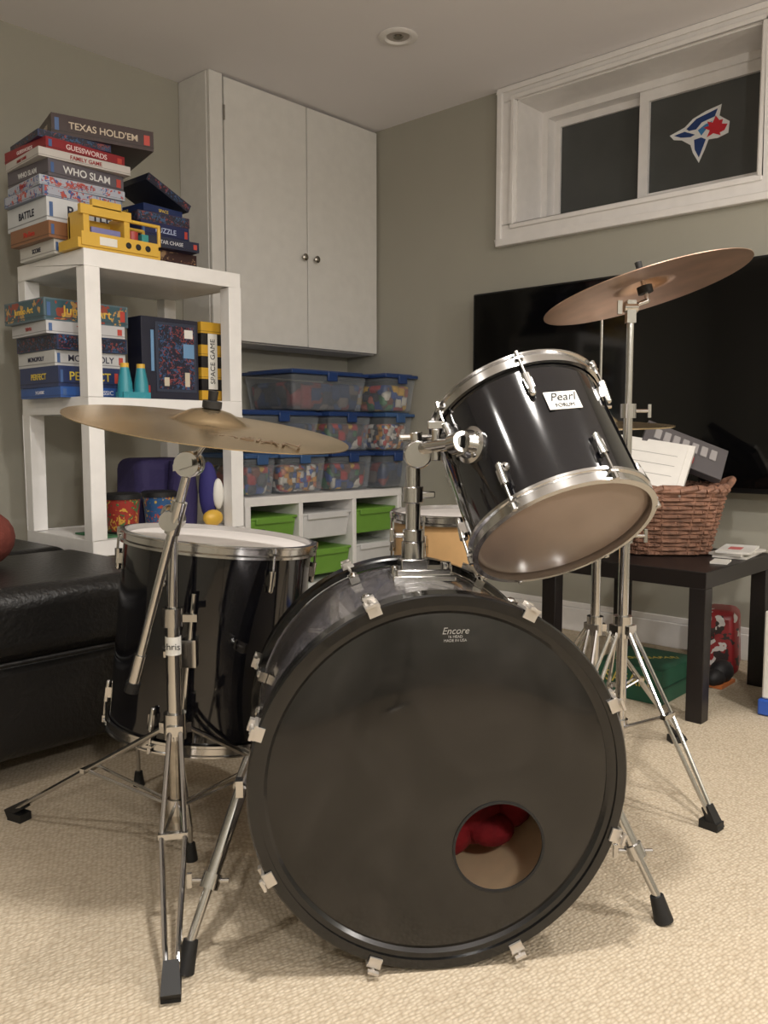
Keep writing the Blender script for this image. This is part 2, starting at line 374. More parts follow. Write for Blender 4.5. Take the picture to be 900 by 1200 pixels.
for (dx,dy,w_,d_,h_,rt,col,lb,lc,art) in [
 (.02,.15,.20,.24,.045,0,(205,203,198),'SCORE',(40,40,60),None),
 (.0,.14,.25,.26,.052,.02,(140,96,66),'Pie Face',(200,60,50),None),
 (.0,.15,.29,.28,.074,0,(205,208,212),'BATTLE',(25,30,50),None),
 (-.01,.15,.28,.26,.035,.03,(120,130,150),'',(240,240,240),A2),
 (-.015,.16,.29,.25,.03,-.04,(180,186,196),'GUESS IT',(160,50,50),A2),
 (.01,.15,.27,.26,.052,.05,(95,90,98),'WHO SLAM',(225,225,225),None),
 (-.02,.15,.31,.26,.028,-.05,(195,190,186),'FAMILY GAME',(150,30,30),None),
 (.005,.15,.28,.27,.036,.04,(140,36,44),'GUESSWORDS',(230,210,210),None),
 (-.01,.17,.24,.24,.022,-.08,(40,50,90),'',(240,220,220),A3)]:
    game(g,GX+dx+.0,LY0+dy,z,w_,d_,h_,rt,col,lb,lc,art=art); z+=h_+.0006
game(g,1.345,2.68,z,.33,.26,.064,-.24,(60,43,42),"TEXAS HOLD'EM",(205,190,170),ts=.030)
g=group('board_game_stack',(1.78,2.75,ZT))
z=ZT+.001
for (x,y,w_,d_,h_,rt,col,lb,lc,art) in [
 (1.66,2.66,.26,.25,.03,0,(36,34,44),'GALAXY WARS',(200,180,80),None),
 (1.65,2.66,.23,.25,.045,.05,(60,36,48),'',(220,220,220),A4),
 (1.63,2.64,.23,.27,.035,-.06,(34,38,62),'STAR CHASE',(200,200,205),None),
 (1.64,2.65,.20,.26,.05,.04,(36,42,84),'PUZZLE',(180,190,220),None),
 (1.64,2.67,.20,.22,.035,-.08,(60,40,60),'',(230,230,230),A3),
 (1.67,2.68,.17,.2,.03,.1,(34,50,96),'SPACE',(220,190,90),None)]:
    game(g,x,y,z,w_,d_,h_,rt,col,lb,lc,art=art,ts=h_*.5); z+=h_+.0006
ux=Vector((.9,0,-.43)).normalized(); uz=Vector((.43,0,.9)).normalized()
MB().m(mat('card_slate',(38,42,58),.4)).obox((1.775,2.78,z+.052),ux,Vector((0,1,0)),uz,.19,.2,.028).m(A3).obox((1.775,2.679,z+.052),ux,Vector((0,1,0)),uz,.18,.002,.02).obj('leaning_book',g)
g=group('toy_tool_bench',(1.47,2.56,ZT))
M_yel=mat('yellow_plastic',(214,172,66),.4)
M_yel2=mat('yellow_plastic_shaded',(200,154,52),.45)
c=MB().m(M_yel); zt=ZT+.001; ox=.02
c.box(1.31+ox,1.62,2.505,2.63,zt,zt+.030).box(1.32+ox,1.61,2.500,2.512,zt+.008,zt+.05)
c.box(1.335+ox,1.355+ox,2.515,2.61,zt+.03,zt+.12).box(1.475+ox,1.495+ox,2.515,2.61,zt+.03,zt+.12)
c.box(1.325+ox,1.50+ox,2.512,2.53,zt+.105,zt+.135).box(1.365+ox,1.465+ox,2.512,2.53,zt+.13,zt+.155).box(1.335+ox,1.49+ox,2.60,2.615,zt+.03,zt+.11)
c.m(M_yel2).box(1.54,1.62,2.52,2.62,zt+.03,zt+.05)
c.m(M_yel).poly([(1.625,2.52,zt+.045),(1.625,2.52,zt+.11),(1.51,2.52,zt+.11)],.006).poly([(1.625,2.615,zt+.045),(1.625,2.615,zt+.11),(1.51,2.615,zt+.11)],.006)
c.m(mat('toy_lavender',(120,120,170),.4)).box(1.36+ox,1.46+ox,2.513,2.522,zt+.045,zt+.07)
c.m(mat('toy_red',(180,70,66),.4)).cyl((1.555,2.57,zt+.05),(1.555,2.57,zt+.09),.02)
c.m(mat('toy_teal',(60,150,150),.4)).box(1.58,1.605,2.55,2.59,zt+.05,zt+.085)
c.m(M_label).box(1.40,1.46,2.4990,2.5005,zt+.015,zt+.04)
c.m(M_ink)
for i in range(3): c.lathe((1.50+i*.035,2.499,zt+.028),(0,-1,0),[(0,.002),(.009,.002),(.010,0)],16)
c.obj('tool_bench_body',g,bevel=.002)
# mid shelf contents
g=group('board_game_stack',(1.42,2.75,ZM))
z=ZM+.001
for (x,y,w_,d_,h_,rt,col,lb,lc,art) in [
 (1.31,2.61,.28,.28,.034,.0,(50,90,160),'2 CLASSIC',(220,220,230),None),
 (1.31,2.62,.22,.26,.066,.02,(45,58,100),'PERFECT',(220,195,80),None),
 (1.31,2.64,.25,.26,.05,.0,(200,200,200),'MONOPOLY',(60,60,80),None),
 (1.31,2.62,.25,.27,.048,.03,(40,56,90),'',(230,230,230),A3),
 (1.28,2.63,.27,.26,.040,-.03,(195,195,198),'TRIVIA',(170,60,60),None),
 (1.275,2.63,.30,.26,.070,.04,(90,110,120),'Jumbo Art',(225,185,80),A7)]:
    game(g,x,y,z,w_,d_,h_,rt,col,lb,lc,art=art,ts=h_*.58); z+=h_+.0006
g=group('puzzle_game_box',(1.70,2.66,ZM))
M_y=ZM+.001
b=MB().m(mat('card_navy',(30,32,50),.35)).box(1.605,1.835,2.61,2.70,M_y,M_y+.285)
b.m(mat('card_slate2',(48,55,74),.35)).box(1.66,1.825,2.608,2.61,M_y+.03,M_y+.27)
b.m(A3).box(1.67,1.815,2.6065,2.608,M_y+.04,M_y+.26)
b.m(mat('card_red',(170,40,40),.4)).box(1.612,1.635,2.608,2.61,M_y+.01,M_y+.05)
b.m(mat('card_lightblue',(110,150,190),.4)).box(1.64,1.652,2.607,2.61,M_y+.1,M_y+.24).box(1.77,1.815,2.605,2.607,M_y+.15,M_y+.20)
b.m(mat('card_pale',(200,190,170),.4)).box(1.69,1.71,2.605,2.607,M_y+.05,M_y+.08).box(1.775,1.795,2.605,2.607,M_y+.05,M_y+.10)
b.m(M_label).box(1.775,1.81,2.605,2.607,M_y+.22,M_y+.25)
b.obj('box',g,bevel=.002)
g=group('space_game_box',(1.89,2.66,ZM))
for i in range(7):
    game(g,1.842,2.60,M_y+i*.041,.095,.2,.04,.0,[(205,160,50),(30,28,30)][i%2],'',side=False)
MB().m(M_label).box(1.87,1.91,2.5975,2.5985,M_y+.045,M_y+.245).obj('space_label_patch',g)
text('space_label_ink','SPACE GAME',.028,(1.89,2.5970,M_y+.145),(0,0,1),(-1,0,0),M_ink,g)
g=group('teal_cups',(1.53,2.56,ZM))
M_teal=mat('teal_plastic',(50,140,155),.35)
c=MB().m(M_teal)
for x in(1.50,1.56): c.lathe((x,2.545,M_y),Z,[(0,0),(.026,0),(.023,.05),(.014,.10),(.012,.10),(0,.1)],24)
c.box(1.48,1.58,2.52,2.57,M_y,M_y+.02)
c.m(M_yel)
for x in(1.50,1.56): c.cyl((x,2.545,M_y+.10),(x,2.545,M_y+.114),.014)
c.obj('cups',g)
g=group('toy_bongo_drums',(1.58,2.62,ZL)); L_=ZL+.001
A5=artmat('art_bongo',(150,50,44),(200,160,70),(50,110,70),60); A6=artmat('art_bongo_b',(44,84,130),(160,70,56),(190,160,80),60)
for x,y,mt,r in((1.51,2.60,A5,.060),(1.66,2.61,A6,.058)):
    c=MB().m(mt).lathe((x,y,L_),Z,[(0,0),(r*.8,0),(r,.13),(0,.13)],32)
    c.m(M_ink).lathe((x,y,L_),Z,[(r,.12),(r+.004,.12),(r+.004,.136),(r*.9,.14),(0,.138)],32).lathe((x,y,L_),Z,[(r*.8,0),(r*.8+.004,0),(r*.83+.004,.012),(r*.83,.013)],32)
    c.obj('bongo',g)
g=group('purple_bag',(1.78,2.75,ZL))
M_pur=mat('purple_fabric',(44,36,80),.8,bump=.5,bscale=30)
MB().m(M_pur).box(1.64,1.87,2.70,2.88,L_,L_+.25,taper=1.05).obj('bag_body',g,bevel=.04,bseg=4)
MB().m(M_pur).lathe((1.79,2.66,L_),Z,[(0,0),(.05,0),(.055,.12),(.045,.24),(0,.26)],20).obj('bag_roll',g)
g=group('plush_toy',(1.86,2.56,ZL))
c=MB().m(mat('plush_indigo',(48,44,110),.8)).ball((1.855,2.59,L_+.13),.045,16,(.8,.8,2.4)); c.m(M_label).ball((1.872,2.555,L_+.12),.022,16,(1,.8,2.6)); c.m(M_yel).ball((1.84,2.545,L_+.035),.034,14,(1.2,.8,.9))
c.obj('plush_body',g)
MB().m(mat('green_paper',(60,110,75),.7)).box(1.40,1.47,2.53,2.72,L_,L_+.005).obj('green_folder')
# ------------------------------------------------------------ sofa
g=group('leather_sofa',(.81,2.58,0))
c=MB().m(M_leather).box(.20,1.322,1.985,3.20,.07,.31); c.obj('base',g,bevel=.03,bseg=4)
c=MB().m(M_leather).box(.19,1.332,1.97,2.585,.305,.487); c.obj('seat_cushion',g,bevel=.05,bseg=6)
c=MB().m(M_leather).box(.19,1.332,2.59,3.21,.305,.487); c.obj('seat_cushion_rear',g,bevel=.05,bseg=6)
c=MB().m(M_leather)
zz=.31
c.poly([(.31,1.975,zz),(1.31,1.975,zz),(1.33,2.0,zz),(1.33,3.18,zz)],.006)
c.poly([(.75,1.968,.43),(.75,1.968,.33)],.004)
c.obj('piping',g)
c=MB().m(M_rub)
for x in(.30,1.26):
    for y in(2.04,3.12): c.cyl((x,y,0),(x,y,.075),.02,.028)
c.obj('feet',g)
MB().m(mat('rust_cushion_fabric',(105,48,38),.9,bump=.5,bscale=40)).ball((.955,2.38,.565),.085,20,(1,1,.92)).obj('round_cushion')
# ------------------------------------------------------------ TV
g=group('television',(3.17,1.62,.63))
MB().m(M_tvb).box(3.13,3.19,.86,2.35,.635,1.47).obj('casing',g,bevel=.006)
MB().m(M_tv).box(3.127,3.131,.872,2.338,.655,1.46).obj('screen',g)
MB().m(M_tvb).box(3.185,3.239,1.35,1.85,.9,1.2).obj('wall_mount',g)
# ------------------------------------------------------------ side table
TX0,TX1,TY0,TY1=2.42,2.97,.97,1.52
g=group('side_table',(2.695,1.245,0))
c=MB().m(M_tabl).box(TX0,TX1,TY0,TY1,.40,.45)
for x in(TX0,TX1-.05):
    for y in(TY0,TY1-.05): c.box(x,x+.05,y,y+.05,0,.40)
c.obj('top_and_legs',g,bevel=.002)
g=group('wicker_basket',(2.74,1.27,.45))
c=MB().m(M_wick)
def sup(th,rx,ry,n=3.2):
    ct,st=math.cos(th),math.sin(th)
    return rx*math.copysign(abs(ct)**(2/n),ct), ry*math.copysign(abs(st)**(2/n),st)
BC=Vector((2.755,1.255,.452)); bux=KD(1,0.0,0); buy=KD(0,1,0)
NS=44
def bpt(th,k,f,off=0):
    rx=.138+.045*f+off; ry=.105+.035*f+off
    x,y=sup(th,rx,ry); return BC+bux*x+buy*y+Z*k
rows=16; bh=.205
for k in range(rows):
    f=k/(rows-1); pts=[bpt(2*math.pi*i/NS,.008+bh*f,f,.004*(1 if (i//2+k)%2 else -1)) for i in range(NS)]
    for i in range(NS): c.cyl(pts[i],pts[(i+1)%NS],.0072,seg=6)
for i in range(0,NS,2):
    th=2*math.pi*i/NS; c.poly([bpt(th,.003,0),bpt(th,.003+bh,1)],.005,6)
for q in range(2):
    pts=[bpt(2*math.pi*i/NS,bh+.012+.007*math.sin(i*1.6+q*math.pi),1,.006*math.cos(i*1.6+q*math.pi)) for i in range(NS)]
    for i in range(NS): c.cyl(pts[i],pts[(i+1)%NS],.011,seg=7)
for sgn in(1,-1):
    pts=[BC+bux*(sgn*(.18+.045*math.sin(t*math.pi)))+buy*(-.06+.12*t)+Z*(bh+.01+.03*math.sin(t*math.pi)) for t in [i/10 for i in range(11)]]
    c.poly(pts,.011,8)
c.obox(BC+Z*.008,bux,buy,Z,.24,.18,.01)
c.obj('woven_body',g)
g=group('document_tray',tuple(BC+Z*.25))
n_=KD(-.15,-.62,.75); ux=(KD(.84,0,-.55)); ux=(ux-n_*ux.dot(n_)).normalized(); uy=n_.cross(ux)
c=MB().m(mat('offwhite_plastic',(222,219,214),.5)); cc=BC-bux*.055+Z*.285+buy*.0
c.obox(cc,ux,uy,n_,.25,.25,.03)
c.obox(cc+n_*.018,ux,uy,n_,.21,.21,.008).m(mat('grey_line',(150,148,146),.5)).obox(cc+n_*.0225,ux,uy,n_,.16,.002,.001).obox(cc+n_*.0225+uy*.05,ux,uy,n_,.16,.002,.001).obox(cc+n_*.0225-uy*.05,ux,uy,n_,.16,.002,.001)
c.obj('tray_body',g,bevel=.004)
g=group('toy_keyboard',tuple(BC+Z*.3))
n_=KD(.1,-.75,.6); ux=KD(.80,.1,-.55); ux=(ux-n_*ux.dot(n_)).normalized(); uy=n_.cross(ux); cc=BC+bux*.085+Z*.335+buy*.085
c=MB().m(mat('grey_plastic',(84,80,82),.5)).obox(cc,ux,uy,n_,.29,.14,.03)
c.m(mat('toy_dark_red',(150,50,54),.4)).obox(cc+n_*.017-uy*.035+ux*-.03,ux,uy,n_,.14,.03,.006)
c.m(mat('grey_key',(150,146,146),.5))
for i in range(7): c.obox(cc+n_*.017+uy*.02+ux*(-.10+i*.033),ux,uy,n_,.024,.045,.006)
c.obj('keyboard_body',g,bevel=.003)
g=group('booklet_stack',(2.82,1.05,.45))
c=MB(); 
for i,(r,col) in enumerate([(.1,(215,212,206)),(-.05,(200,196,190)),(.2,(222,220,216))]):
    c.m(mat('paper_%d'%i,col,.6)).box(2.74,2.94,.985,1.09,.451+i*.008,.458+i*.008,rot=r)
c.m(mat('print_pink',(205,110,110),.6)).box(2.80,2.86,1.02,1.06,.4745,.4755,rot=.2)
c.obj('booklets',g)
MB().m(M_label).box(2.60,2.68,.99,1.04,.451,.457,rot=.2).obj('note_card')
g=group('green_game_box',(2.62,1.2,0))
c=MB().m(mat('green_card',(34,84,64),.5)).box(2.50,2.76,1.13,1.36,.001,.11); c.m(mat('green_card_dark',(20,60,46),.5)).box(2.498,2.762,1.128,1.362,.05,.055)
c.obj('box',g); text('label','JUNGLE SAFARI',.034,(2.62,1.25,.1112),KD(1,0,0),KD(0,1,0),mat('ink_gold',(200,180,90),.5),g)
text('label_side','SAFARI',.05,(2.497,1.245,.065),(0,-1,0),(0,0,1),mat('ink_gold',(200,180,90),.5),g)
g=group('snack_bag',(3.03,1.2,0))
c=MB().m(artmat('art_bag',(150,46,50),(215,210,206),(60,50,50),34)).box(2.96,3.12,1.10,1.24,.001,.23,rot=.3,taper=1.12); c.obj('bag_body',g,bevel=.03,bseg=3)
g=group('black_shoe',(2.88,1.10,0))
c=MB().m(mat('black_shoes',(30,28,30),.6)).ball((2.875,1.09,.041),.05,16,(1.2,.75,.8)).ball((2.83,1.09,.031),.038,16,(1.3,.8,.8)); c.m(mat('toy_orange',(190,110,60),.5)).box(2.80,2.92,1.058,1.122,.001,.012); c.obj('shoe_body',g)
g=group('toy_storage_box',(2.75,.69,0))
MB().m(M_label).box(2.63,2.95,.55,.874,.05,.32).obj('white_walls',g,bevel=.006)
MB().m(mat('toy_blue_b',(50,90,180),.4)).box(2.62,2.96,.54,.882,.001,.05).obj('blue_base',g,bevel=.006)

# ------------------------------------------------------------ drums
def hoop(mb,c,axis,R):
    mb.lathe(c,axis,[(R+.002,-.014),(R+.009,-.014),(R+.009,-.009),(R+.0045,-.006),(R+.0045,.006),(R+.009,.008),(R+.009,.011),(R-.001,.012),(R-.001,-.004),(R+.002,-.014)],72)
def lug(mb,rod,p,n,w,L,toh):
    s=n.cross(w)
    mb.obox(p+n*.006,s,n,w,.014,.012,L*.5)
    mb.cyl(p+n*.007-w*L*.45,p+n*.009+w*L*.45,.006,.008,seg=12)
    mb.ball(p+n*.007-w*L*.45,.0065,10)
    rod.cyl(p+n*.011+w*L*.4,p+n*.011+w*toh,.0026,seg=8)
    rod.cyl(p+n*.011+w*(toh-.002),p+n*.011+w*(toh+.010),.0045,seg=8)
    rod.obox(p+n*.007+w*(toh-.004),s,n,w,.015,.015,.004)
def drum(name,ctop,axis_up,R,D,shellmat,topmat,botmat,nl=6,off=0.0,offb=None,ref=None,lug_l=.05):
    g=group(name,tuple(ctop-axis_up*D))
    u,v,w=frame(axis_up,ref)
    MB().m(shellmat).lathe(ctop,-w,[(R-.006,.002),(R,.004),(R,D-.004),(R-.006,D-.002)],96).obj('shell',g)
    MB().m(topmat).lathe(ctop,w,[(0,.002),(R-.012,.002),(R-.002,-.002),(R+.001,-.006)],72).obj('top_head',g)
    MB().m(botmat).lathe(ctop-w*D,-w,[(0,.002),(R-.012,.002),(R-.002,-.002),(R+.001,-.006)],72).obj('bottom_head',g)
    m=MB().m(M_chrome); hoop(m,ctop,w,R); hoop(m,ctop-w*D,-w,R); m.obj('hoops',g)
    m=MB().m(M_chrome); 
    offb=off if offb is None else offb
    for i in range(nl):
        for sgn,of in((1,off),(-1,offb)):
            t=2*math.pi*i/nl+of; n=u*math.cos(t)+v*math.sin(t); base=ctop if sgn>0 else ctop-w*D; ww=w*sgn
            dd=.056
            lug(m,m,base+n*R-ww*dd,n,ww,lug_l,dd+.002)
    m.obj('lugs_and_rods',g)
    return g,u,v,w
# --- bass drum
R=.2855
BF=K(.086,1.285,R+.0177); bn=KD(.14,-.99,0); br=KD(.99,.14,0)
gb=g=group('bass_drum',tuple(Vector((BF.x,BF.y,0))))
def BP(x,y,d): return BF+br*x+Z*y-bn*d
m=MB().m(M_glit).lathe(BF,-bn,[(R-.006,.03),(R,.032),(R,.40),(R-.006,.402)],128); m.obj('shell',g)
m=MB().m(M_inner).lathe(BF,-bn,[(R-.007,.03),(R-.007,.40)],96); m.obj('shell_lining',g)
m=MB().m(M_hoop)
for d0,s_ in((0,1),(.43,-1)):
    o=BF-bn*d0
    m.lathe(o,-bn*s_,[(R+.000,0),(R+.0145,0),(R+.0175,.004),(R+.0175,.040),(R+.014,.043),(R+.004,.043),(R+.002,.02),(R+.000,0)],128)
m.obj('hoops',g)
m=MB().m(M_hoop).lathe(BF,-bn,[(R-.016,.012),(R-.009,.005),(R+.001,.004),(R+.004,.020)],96); m.obj('head_flesh_ring',g)
hx,hy,hr=.094,-.110,.0725
N=96; vs=[];fs=[]
for i in range(N):
    t=2*math.pi*i/N
    vs.append(BP((R-.004)*math.cos(t),(R-.004)*math.sin(t),.016))
for k,f in enumerate((.93,.5,.0)):
    for i in range(N):
        t=2*math.pi*i/N
        ox,oy=(R-.004)*math.cos(t),(R-.004)*math.sin(t); ix,iy=hx+hr*math.cos(t),hy+hr*math.sin(t)
        if k==0: ox*=.965;oy*=.965; vs.append(BP(ox,oy,.010))
        else: vs.append(BP(ox*.965*f+ix*(1-f),oy*.965*f+iy*(1-f),.010))
for k in range(3):
    for i in range(N):
        j=(i+1)%N; fs.append([k*N+i,k*N+j,(k+1)*N+j,(k+1)*N+i])
m=MB().m(M_bhead).add(vs,fs); m.obj('front_head',g,sharp=60)
pc=BP(hx,hy,.009)
MB().m(M_rub).lathe(pc,bn,[(hr-.001,-.003),(hr-.001,.0008),(hr+.003,.0008),(hr+.003,-.002)],64).obj('port_edge',g)
MB().m(M_whead).lathe(BF-bn*.40,-bn,[(0,0),(R-.002,0),(R+.002,-.01)],72).obj('batter_head',g)
m=MB().m(M_red); 
for bx,by,bd,rr,sc in((.07,-.10,.27,.085,(1,1.1,1.3)),(.15,-.08,.26,.075,(.9,1,1.6)),(.0,-.13,.28,.085,(1,1,1)),(.11,-.14,.23,.05,(1.2,1,1.4)),(.18,-.09,.22,.045,(1,1,2)),(.05,-.17,.22,.055,(1.3,1,1)),(.13,-.17,.20,.03,(1.5,1.5,1))): m.ball(BP(bx,by,bd),rr,18,sc)
m.obj('muffling_blanket',g)
m=MB()
for ad in(111,63,23,-19,-66,-111,-154,161):
    for d0,sg in((0,1),(.43,-1)):
        t=math.radians(ad); n=br*math.cos(t)+Z*math.sin(t); s=n.cross(bn); base=BF-bn*d0; ww=bn*sg
        m.m(M_silver)
        m.obox(base+n*(R+.020)-ww*.018,s,n,ww,.023,.005,.044)
        m.obox(base+n*(R+.013)+ww*.003,s,n,ww,.021,.014,.004)
        m.obox(base+n*(R+.024)-ww*.034,s,n,ww,.018,.012,.014)
        m.cyl(base+n*(R+.025)-ww*.03,base+n*(R+.025)+ww*.008,.0034,seg=8)
        m.obox(base+n*(R+.025)+ww*.011,s,n,ww,.018,.004,.008)
        m.m(M_chrome)
        m.cyl(base+n*(R+.020)-ww*.04,base+n*(R+.014)-ww*.10,.0028,seg=8)
        m.obox(base+n*(R+.008)-ww*.105,s,n,ww,.018,.014,.035)
        m.ball(base+n*(R+.012)-ww*.105,.010,10)
m.obj('claw_hooks',g)
m=MB()
for pts in([K(-.238,1.45,.275),K(-.248,1.40,.25),K(-.322,1.275,.02)],[K(.345,1.50,.27),K(.382,1.48,.235),K(.4826,1.42,.02)]):
    m.m(M_chrome).cyl(pts[0],pts[1],.018,.016); m.cyl(pts[1],pts[1]+(pts[2]-pts[1])*.55,.0115); m.cyl(pts[1]+(pts[2]-pts[1])*.5,pts[2],.0075)
    q=pts[1]+(pts[2]-pts[1])*.55; m.cyl(q-(pts[2]-pts[1]).normalized()*.012,q+(pts[2]-pts[1]).normalized()*.012,.016)
    m.cyl(q-K(.03,0,0),q+K(.03,0,0),.004); m.obox(q-K(.035,0,0),br,bn,Z,.008,.006,.024)
    m.obox(pts[1]+K(0,-.02,.01),br,bn,Z,.012,.02,.028)
    m.m(M_rub).cyl(pts[2]+(pts[1]-pts[2])*.12,pts[2]-Z*.018,.012,.017)
m.obj('spurs',g)
M_dim=mat('label_grey',(150,148,144),.5)
text('head_label','Encore',.015,BP(.020,.243,.0088),br,Z,M_dim,g,shear=.3)
text('head_label_small','16 HEAD\nMADE IN USA',.006,BP(.020,.231,.0088),br,Z,M_dim,g)
# --- tom mount (part of the bass drum)
m=MB().m(M_chrome); P0=K(.062,1.55,2*R+.0085)
m.obox(P0+Z*.010,br,bn,Z,.115,.07,.012).obox(P0+Z*.020,br,bn,Z,.10,.055,.012).obox(P0+Z*.032-br*.016,br,bn,Z,.05,.05,.025)
for q in(-.05,.05): m.cyl(P0+br*q,P0+br*q+Z*.03,.007)
m.cyl(P0+br*.045+Z*.02,P0+br*.045+Z*.036,.010).cyl(P0-br*.016,P0-br*.016+Z*.075,.021)
pt=P0-br*.016+Z*.213
m.cyl(P0-br*.016,pt,.0135)
m.lathe(P0-br*.016+Z*.075,Z,[(.013,0),(.019,0),(.019,.022),(.013,.022)],24).cyl(P0-br*.05+Z*.086,P0-br*.016+Z*.086,.005).obox(P0-br*.055+Z*.086,br,bn,Z,.008,.006,.026)
m.lathe(P0-br*.016+Z*.145,Z,[(.013,0),(.019,0),(.019,.03),(.013,.03)],24).obox(P0+br*.008+Z*.16,br,bn,Z,.03,.02,.012)
m.obj('tom_post_and_base',gb,bevel=.002)
TA=-K(.245,-.574,-.786).normalized()
TT=K(.236,1.588,.884); TR=.154; TD=.251
lft=KD(-1,0,0)
gt,u,v,w=drum('rack_tom',TT,TA,TR,TD,M_black,M_whead,M_clear,6,math.radians(84),math.radians(50),ref=lft,lug_l=.042)
def TS(deg,down,r=TR):
    t=math.radians(deg); n=u*math.cos(t)+v*math.sin(t); return TT+n*r-w*down,n
sgn=1 if (v.dot(K(0,-1,0))>0) else -1
p,n=TS(sgn*36,.105)
m=MB().m(M_chrome).lathe(p-n*.004,n,[(0,0),(.032,0),(.032,.008),(.025,.012),(.021,.028),(.012,.030),(0,.030)],32)
for a in range(4):
    uu,vv,ww=frame(n); q=p+(uu*math.cos(a*1.57+.78)+vv*math.sin(a*1.57+.78))*.026+n*.008; m.cyl(q,q+n*.004,.004)
m.obj('mount_plate',gt)
m=MB().m(M_chrome); j0=pt+Z*.02+br*.008; e=p+n*.026
m.ball(j0,.021,16).lathe(j0-KD(0,1,0)*.024,KD(0,1,0),[(0,0),(.024,0),(.026,.006),(.026,.018),(.02,.022),(.02,.026),(.026,.03),(.026,.042),(.024,.048),(0,.048)],28)
m.cyl(j0+Z*.01,e,.0115); m.lathe(e-(e-j0).normalized()*.02,(e-j0),[(.011,0),(.019,0),(.019,.028),(.011,.028)],20)
k=j0+Z*.03-br*.005; m.cyl(j0,k+Z*.01,.013).cyl(k-br*.03,k+br*.05,.007).obox(k+br*.055,br,bn,Z,.01,.012,.03)
m.cyl(j0+(e-j0)*.45-Z*.02,j0+(e-j0)*.45+Z*.035,.008).obox(j0+(e-j0)*.45+Z*.042,br,bn,Z,.03,.008,.014)
m.obj('gear_clamp_and_arm',gt,bevel=.0015)
p,n=TS(sgn*101,.095,TR+.0006)
rt=n.cross(w); 
if rt.dot(K(1,0,0))<0: rt=-rt
MB().m(M_label).obox(p,rt,w,n,.060,.037,.0016).obj('badge',gt,bevel=.008)
text('badge_text','Pearl',.023,p+n*.0014+w*.006,rt,w,M_ink,gt,shear=.35)
text('badge_text_small','FORUM',.0105,p+n*.0014-w*.011,rt,w,M_ink,gt)
m=MB().m(M_chrome); p,n=TS(sgn*52,.180,TR); m.lathe(p,n,[(.003,.004),(.008,.003),(.009,0)],16); m.obj('vent',gt)
# --- floor tom
FA=K(.10,.03,1).normalized()
FT=K(-.374,1.885,.615)
gf,u,v,w=drum('floor_tom',FT,FA,.205,.41,M_black,M_whead,M_clear,6,math.radians(12),ref=KD(-1,0,0),lug_l=.045)
m=MB()
for t in(150,270,30):
    tt=math.radians(t); n=K(math.cos(tt),math.sin(tt),0); base=FT-w*.2+n*.222
    m.m(M_chrome); foot=Vector((base.x,base.y,0))+n*.02
    lo=base-w*.20
    m.poly([base+w*.12,lo,foot+Z*.07,foot+Z*.02],.0048,10)
    m.obox(base-n*.006,n,n.cross(Z),Z,.026,.03,.055); m.cyl(base+n.cross(Z)*-.01,base+n.cross(Z)*.04,.004); m.obox(base+n.cross(Z)*.045,n,n.cross(Z),Z,.02,.006,.012)
    m.m(M_rub).cyl(foot+Z*.035,foot,.009,.014)
m.obj('legs',gf)
# --- snare
SC=K(.195,2.29,.632)
gs,u,v,w=drum('snare_drum',SC,K(0,0,1),.178,.13,M_wood,M_whead,M_clear,8,.2,ref=KD(1,0,0),lug_l=.04)
m=MB().m(M_chrome); base=Vector((SC.x,SC.y,0))
for i in range(3):
    t=i*2.094+.5; n=K(math.cos(t),math.sin(t),0)
    m.poly([base+Z*.42,base+n*.195+Z*.495,base+n*.20+Z*.53],.006); m.poly([base+Z*.30,base+n*.22+Z*.02],.006); m.m(M_rub).cyl(base+n*.20+Z*.04,base+n*.225,.012); m.m(M_chrome)
m.cyl(base+Z*.12,base+Z*.44,.011)
m.obj('snare_stand',gs)
# ------------------------------------------------------------ cymbal stands
def tripod(m,base,ztop,zlow,feet,wid=.02):
    base=Vector((base.x,base.y,0))
    m.m(M_chrome).lathe(base+Z*(ztop-.02),Z,[(.012,0),(.022,0),(.022,.05),(.012,.05)],20)
    m.lathe(base+Z*(zlow-.015),Z,[(.012,0),(.018,0),(.018,.03),(.012,.03)],20)
    m.cyl(base+Z*zlow*.6,base+Z*(zlow+.01),.009)
    for f in feet:
        f=Vector((f.x,f.y,0)); d=(f-base).normalized(); s=d.cross(Z)
        top=base+d*.02+Z*ztop; end=f+Z*.028; mid=top.lerp(end,.48)
        for q in(-1,1):
            m.poly([top+s*q*.010,mid+s*q*wid,end+s*q*.008],.0048,8)
            lo=base+d*.016+Z*zlow; m.poly([lo+s*q*.006,mid+s*q*(wid-.005)],.0036,8)
        m.obox(mid,s,d,Z,wid*2+.01,.012,.010); m.obox(top,s,d,Z,.03,.014,.02)
        m.m(M_rub); dd=(end-mid).normalized(); uu=dd.cross(s)
        m.obox(end+dd*.004,s,uu,dd,.030,.020,.052,taper=.8); m.obox(f+Z*.009,s,d,Z,.030,.042,.018)
        m.m(M_chrome)
def cymbal(c,n,R,mt,bell=.055):
    prof=[(0,.024),(.012,.0235),(bell*.55,.018),(bell*.9,.006),(bell,.001)]
    for i in range(1,15):
        t=i/14; r=bell+(R-bell)*t; prof.append((r,-.010*t**1.6-.0006*(i%2)))
    low=[(r,h-.0016) for r,h in reversed(prof)]
    return MB().m(mt).lathe(c,n,prof+low,128)
g=group('cymbal_stand',tuple(K(-.41,1.6,0)))
m=MB(); base=K(-.41,1.6,0)
tripod(m,base,.285,.13,[K(-.329,1.225,0),K(-.815,1.815,0),K(-.10,1.86,0)])
m.m(M_chromed).cyl(base+Z*.10,base+Z*.50,.0135); m.m(M_chrome).cyl(base+Z*.28,base+Z*.50,.0145)
m.lathe(base+Z*.485,Z,[(.013,0),(.021,0),(.021,.035),(.013,.035)],20)
m.cyl(base+Z*.50,base+K(.004,0,0)+Z*.70,.0105)
